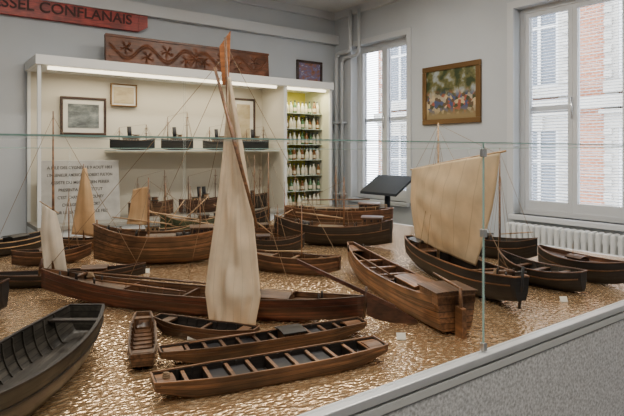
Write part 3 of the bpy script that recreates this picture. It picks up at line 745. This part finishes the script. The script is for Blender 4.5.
# stone plaque
r=empty('stone_plaque',(1.37,5.72,.90),0,'engraved pale stone plaque with French inscription','plaque')
box('slab',(-.38,.38,0,.04,0,.62),STONE,r,bev=.004)
r.rotation_euler=(-.10,0,0)
lines=["A L'ILE DES CYGNES LE 9 AOUT 1803","L'INGENIEUR AMERICAIN ROBERT FULTON","ASSISTE DU MECANICIEN PERIER","PRESENTA A L'INSTITUT","C'EST CARNOT ET VOLNEY","CHARGES DU RAPPORT","SUR LE BATEAU AVEC LE FEU"]
for i,l in enumerate(lines):
    text('inscription',l,.042,INK,r,(0,-.001,.545-i*.074),(pi/2,0,0),.001,width=min(.62,.0200*len(l)),bold=.0006)
def steamer(a,c,z,B,D,label,col,funnel=1,hm=.3,group='ship models in the display cabinet',house='light'):
    b=Boat(a,c,B,D,label,col,col,'tan',wb=.05,ws=.15,fb=.3,rb=.02,sb=.03,ss=.015,z=z,planks=5,name='model_ship',cat='ship model',group=group,wale=False)
    b.deck(.04,.96,.01,'mid'); b.cabin(.3,.62,.55,.035,house,'grey',.01,arch=.004,windows=5); b.cabin(.52,.62,.4,.07,house,'mid',.01,'wheelhouse',.002)
    for i in range(funnel): tube('funnel',[(-.03+i*.06,0,D),(-.04+i*.06,0,D+.15)],.022,BLACK,b.root)
    b.mast(b.L*.3,hm,.007,z0=D*.3,mat='mid'); b.mast(-b.L*.3,hm*.85,.007,z0=D*.3,mat='mid'); b.rope((b.L*.3,0,hm),(-b.L*.3,0,hm*.85)); b.shrouds(b.L*.3,hm*.9); b.shrouds(-b.L*.3,hm*.75)
    b.rope((b.L*.3,0,hm),(b.L*.49,0,D)); b.rope((-b.L*.3,0,hm*.85),(-b.L*.49,0,D))
    for h in (.65,.85): b.spar((b.L*.3,-.05,hm*h),(b.L*.3,.05,hm*h),.003,'yard','mid')
    return b
steamer((1.66,5.78),(2.14,5.78),1.62,.13,.10,'small dark steamship model with funnel','black',1,.28)
steamer((2.22,5.80),(2.60,5.80),1.62,.11,.11,'small sailing steamer model with tall masts','dark',1,.44)
steamer((3.22,5.80),(3.62,5.80),1.62,.12,.11,'small black tugboat model','black',1,.30)
steamer((2.72,5.80),(3.14,5.80),1.62,.10,.10,'slim grey ship model','grey',1,.32)
steamer((1.86,5.80),(2.36,5.80),.90,.14,.14,'brown wooden ship model with two masts','mid',1,.50,house='tan')
steamer((2.42,5.78),(2.98,5.78),.90,.15,.15,'brown ship model with light deckhouse','brown',2,.50)
steamer((3.05,5.80),(3.60,5.80),.90,.15,.16,'dark ship model with two masts','dark',1,.56,house='mid')
# bottles
BG=[plain('bottle_green',(.05,.12,.05),.15),plain('bottle_clear',(.48,.50,.40),.12),plain('bottle_brown',(.16,.07,.02),.15),plain('bottle_white',(.62,.60,.50),.3)]
LB=plain('aged_label',(.60,.55,.42),.9)
protos=[]
def bottle(x,y,z,k,s):
    r=empty('bottle',(x,y,z),0,['green glass bottle with paper label','clear glass bottle with paper label','brown glass bottle with paper label','white flask with paper label'][k],'bottle',None,'bottles on the cabinet shelves')
    if k not in [p[0] for p in protos]:
        a=lathe('body',[(.0,0),(.022,0),(.024,.005),(.024,.075),(.018,.095),(.009,.11),(.009,.135),(0,.135)],BG[k],r,n=14)
        l=lathe('bottle_label',[(.0243,.02),(.0245,.021),(.0245,.06),(.0243,.061)],LB,r,n=14)
        c=lathe('stopper',[(0,.134),(.011,.134),(.011,.15),(0,.15)],DARKM,r,n=12)
        protos.append((k,[a,l,c]))
    else:
        for o in dict(protos)[k]:
            q=o.copy(); q.parent=r; C.objects.link(q)
    r.scale=(s,s,s)
for zi,z in enumerate([.90]+bz):
    for i in range(10):
        bottle(VX1-.645+i*.063+random.uniform(-.003,.003),5.70+random.uniform(-.015,.015),z,random.choice([0,1,1,2,3,3]),random.uniform(.95,1.15))

# red sign and carved plank
r=empty('painted_sign',(.30,RY1-.06,2.95),0,'dark red wooden name board with carved lettering','sign')
box('board',(0,1.75,0,.05,0,.23),REDW,r,bev=.006)
text('lettering','ASSEL CONFLANAIS',.15,LET,r,(.98,-.003,.115),(pi/2,0,0),.004,width=1.38,bold=.002)
mesh('board_end',[(1.75,0,0),(1.85,0,.06),(1.85,0,.19),(1.75,0,.23),(1.75,.05,0),(1.85,.05,.06),(1.85,.05,.19),(1.75,.05,.23)],[(0,1,2,3),(7,6,5,4),(0,4,5,1),(1,5,6,2),(2,6,7,3),(3,7,4,0)],REDW,r)
r=empty('carved_plank',(1.62,5.78,2.5),0,'long carved brown wooden panel with relief ornament','carved panel')
r.rotation_euler=(-.08,0,0)
box('board',(0,2.0,0,.05,0,.34),CARVE,r,bev=.008)
V=[];F=[];nx,nz=300,50
for i in range(nx+1):
    for j in range(nz+1):
        x=.03+1.94*i/nx; z=.025+.29*j/nz; u=x-1.0; zz=(z-.17)
        c=abs(u)*14
        vine=math.exp(-((zz-.075*math.sin(c))/.016)**2)
        k=round((c-pi/2)/pi); cc=k*pi+pi/2; cx=cc/14; cz=-.04*math.sin(cc)
        dx=abs(u)-cx; dz=zz-cz; rr=math.hypot(dx,dz); an=math.atan2(dz,dx)
        leaf=max(0,math.cos(5*an+rr*20))*math.exp(-((rr-.035)/.03)**2)+math.exp(-(rr/.014)**2)
        rosette=math.exp(-((u*u+zz*zz)/.010)**2)*(.6+.4*math.cos(8*math.atan2(zz,u)))
        edge=min(1,i/4,(nx-i)/4,j/3,(nz-j)/3)
        V.append((x,-.001-.018*min(1,max(vine*.8,leaf*.9,rosette))*edge,z))
for i in range(nx):
    for j in range(nz):
        a=i*(nz+1)+j; F.append((a,a+nz+1,a+nz+2,a+1))
mesh('carved_relief',V,F,CARVE,r)
boxes('border',[(0,2.0,-.012,0,.0,.025),(0,2.0,-.012,0,.315,.34)],CARVE,r)

# ------------------------------------------------------------ outside facade
def brick(name):
    m,nt,b=nmat(name); tc=N(nt,'ShaderNodeTexCoord')
    sp=N(nt,'ShaderNodeSeparateXYZ'); cb=N(nt,'ShaderNodeCombineXYZ'); nt.links.new(tc.outputs['Object'],sp.inputs[0])
    nt.links.new(sp.outputs['Y'],cb.inputs['X']); nt.links.new(sp.outputs['Z'],cb.inputs['Y'])
    br=N(nt,'ShaderNodeTexBrick'); br.inputs['Scale'].default_value=4; br.inputs['Color1'].default_value=(.19,.060,.027,1); br.inputs['Color2'].default_value=(.24,.09,.042,1); br.inputs['Mortar'].default_value=(.26,.23,.2,1)
    nt.links.new(cb.outputs[0],br.inputs['Vector']); nt.links.new(br.outputs['Color'],b.inputs['Base Color']); b.inputs['Roughness'].default_value=.9
    return m
BR=brick('facade_brick'); ST=plain('facade_stone',(.27,.255,.23),.9,noise=.15,scale=3)
r=empty('neighbouring_building',(9.5,2,0),0,'brick and pale stone building facade across the street','building')
box('facade_wall',(0,.3,-8,8,-3,7),BR,r)
GLS=plain('dark_glass',(.04,.05,.07),.1); FWH=plain('facade_white',(.36,.36,.36),.6)
st=[]
for i in range(9):
    y=-7.2+i*1.8
    st+=[(-.06,0,y-.6,y-.38,-3,7),(-.06,0,y+.38,y+.6,-3,7)]
    for z in (-2.2,.3,2.8):
        g=box('facade_window',(-.02,0,y-.38,y+.38,z,z+1.7),GLS,r)
        boxes('facade_window_frame',[(-.05,-.021,y-.03,y+.03,z,z+1.7),(-.05,-.021,y-.38,y-.33,z,z+1.7),(-.05,-.021,y+.33,y+.38,z,z+1.7),(-.05,-.021,y-.33,y-.03,z+1.1,z+1.15),(-.05,-.021,y+.03,y+.33,z+1.1,z+1.15),(-.05,-.021,y-.33,y-.03,z,z+.06),(-.05,-.021,y+.03,y+.33,z,z+.06)],FWH,g)
        st.append((-.08,0,y-.6,y+.6,z+1.7,z+1.95)); st.append((-.12,0,y-.6,y+.6,z-.2,z))
        st.append((-.14,0,y-.12,y+.12,z+1.68,z+2.0)); st.append((-.16,0,y-.66,y+.66,z+1.95,z+2.02))
        for q in range(8): st.append((-.1,-.061,y-.6,y-.47,z+.05+q*.22,z+.17+q*.22)); st.append((-.1,-.061,y+.47,y+.6,z+.05+q*.22,z+.17+q*.22))
st+=[(-.15,0,-8,8,2.35,2.55),(-.15,0,-8,8,-.15,.05),(-.2,0,-8,8,4.9,5.2)]
boxes('stone_trim',st,ST,r)

# ------------------------------------------------------------ light
wld=bpy.data.worlds.new('world'); bpy.context.scene.world=wld; wld.use_nodes=True
bg=wld.node_tree.nodes['Background']; bg.inputs[0].default_value=(.88,.94,1,1); bg.inputs[1].default_value=13
for i,(a,c) in enumerate(wins):
    o=area('window_portal',(RX1+.26,(a+c)/2,(WZ0+WZ1)/2),(0,pi/2,0),WZ1-WZ0,c-a,1)
    o.data.cycles.is_portal=True
PANEL=emis('fill_diffuser',(1,.97,.92),2.5)
for (x,y) in [(1.2,1.6),(3.2,1.6),(1.2,3.9),(3.2,3.9),(-1,1.6),(1.2,-1)]:  # fill lamps added above the view to brighten the room
    r=empty('unseen_fill_lamp',(x,y,HC),0,'white rectangular ceiling light panel','added fill lamp',None,'added fill light panels')
    hs=boxes('fill_housing',[(-.6,.6,-.16,.16,-.05,0)],WHITE,r)
    box('fill_diffuser',(-.57,.57,-.13,.13,-.06,-.05),PANEL,hs)
    area('fill_light',(0,0,-.07),(0,0,0),1.1,.25,40,(1,.92,.80),r)

# ------------------------------------------------------------ camera
cam=bpy.data.cameras.new('cam'); cam.sensor_width=36; cam.lens=31.15; cam.shift_y=-56/624; cam.clip_start=.02
co=bpy.data.objects.new('cam',cam); co.location=(0,0,1.6); co.rotation_euler=(pi/2,0,-math.atan2(.596,.804)); link(co)
bpy.context.scene.camera=co
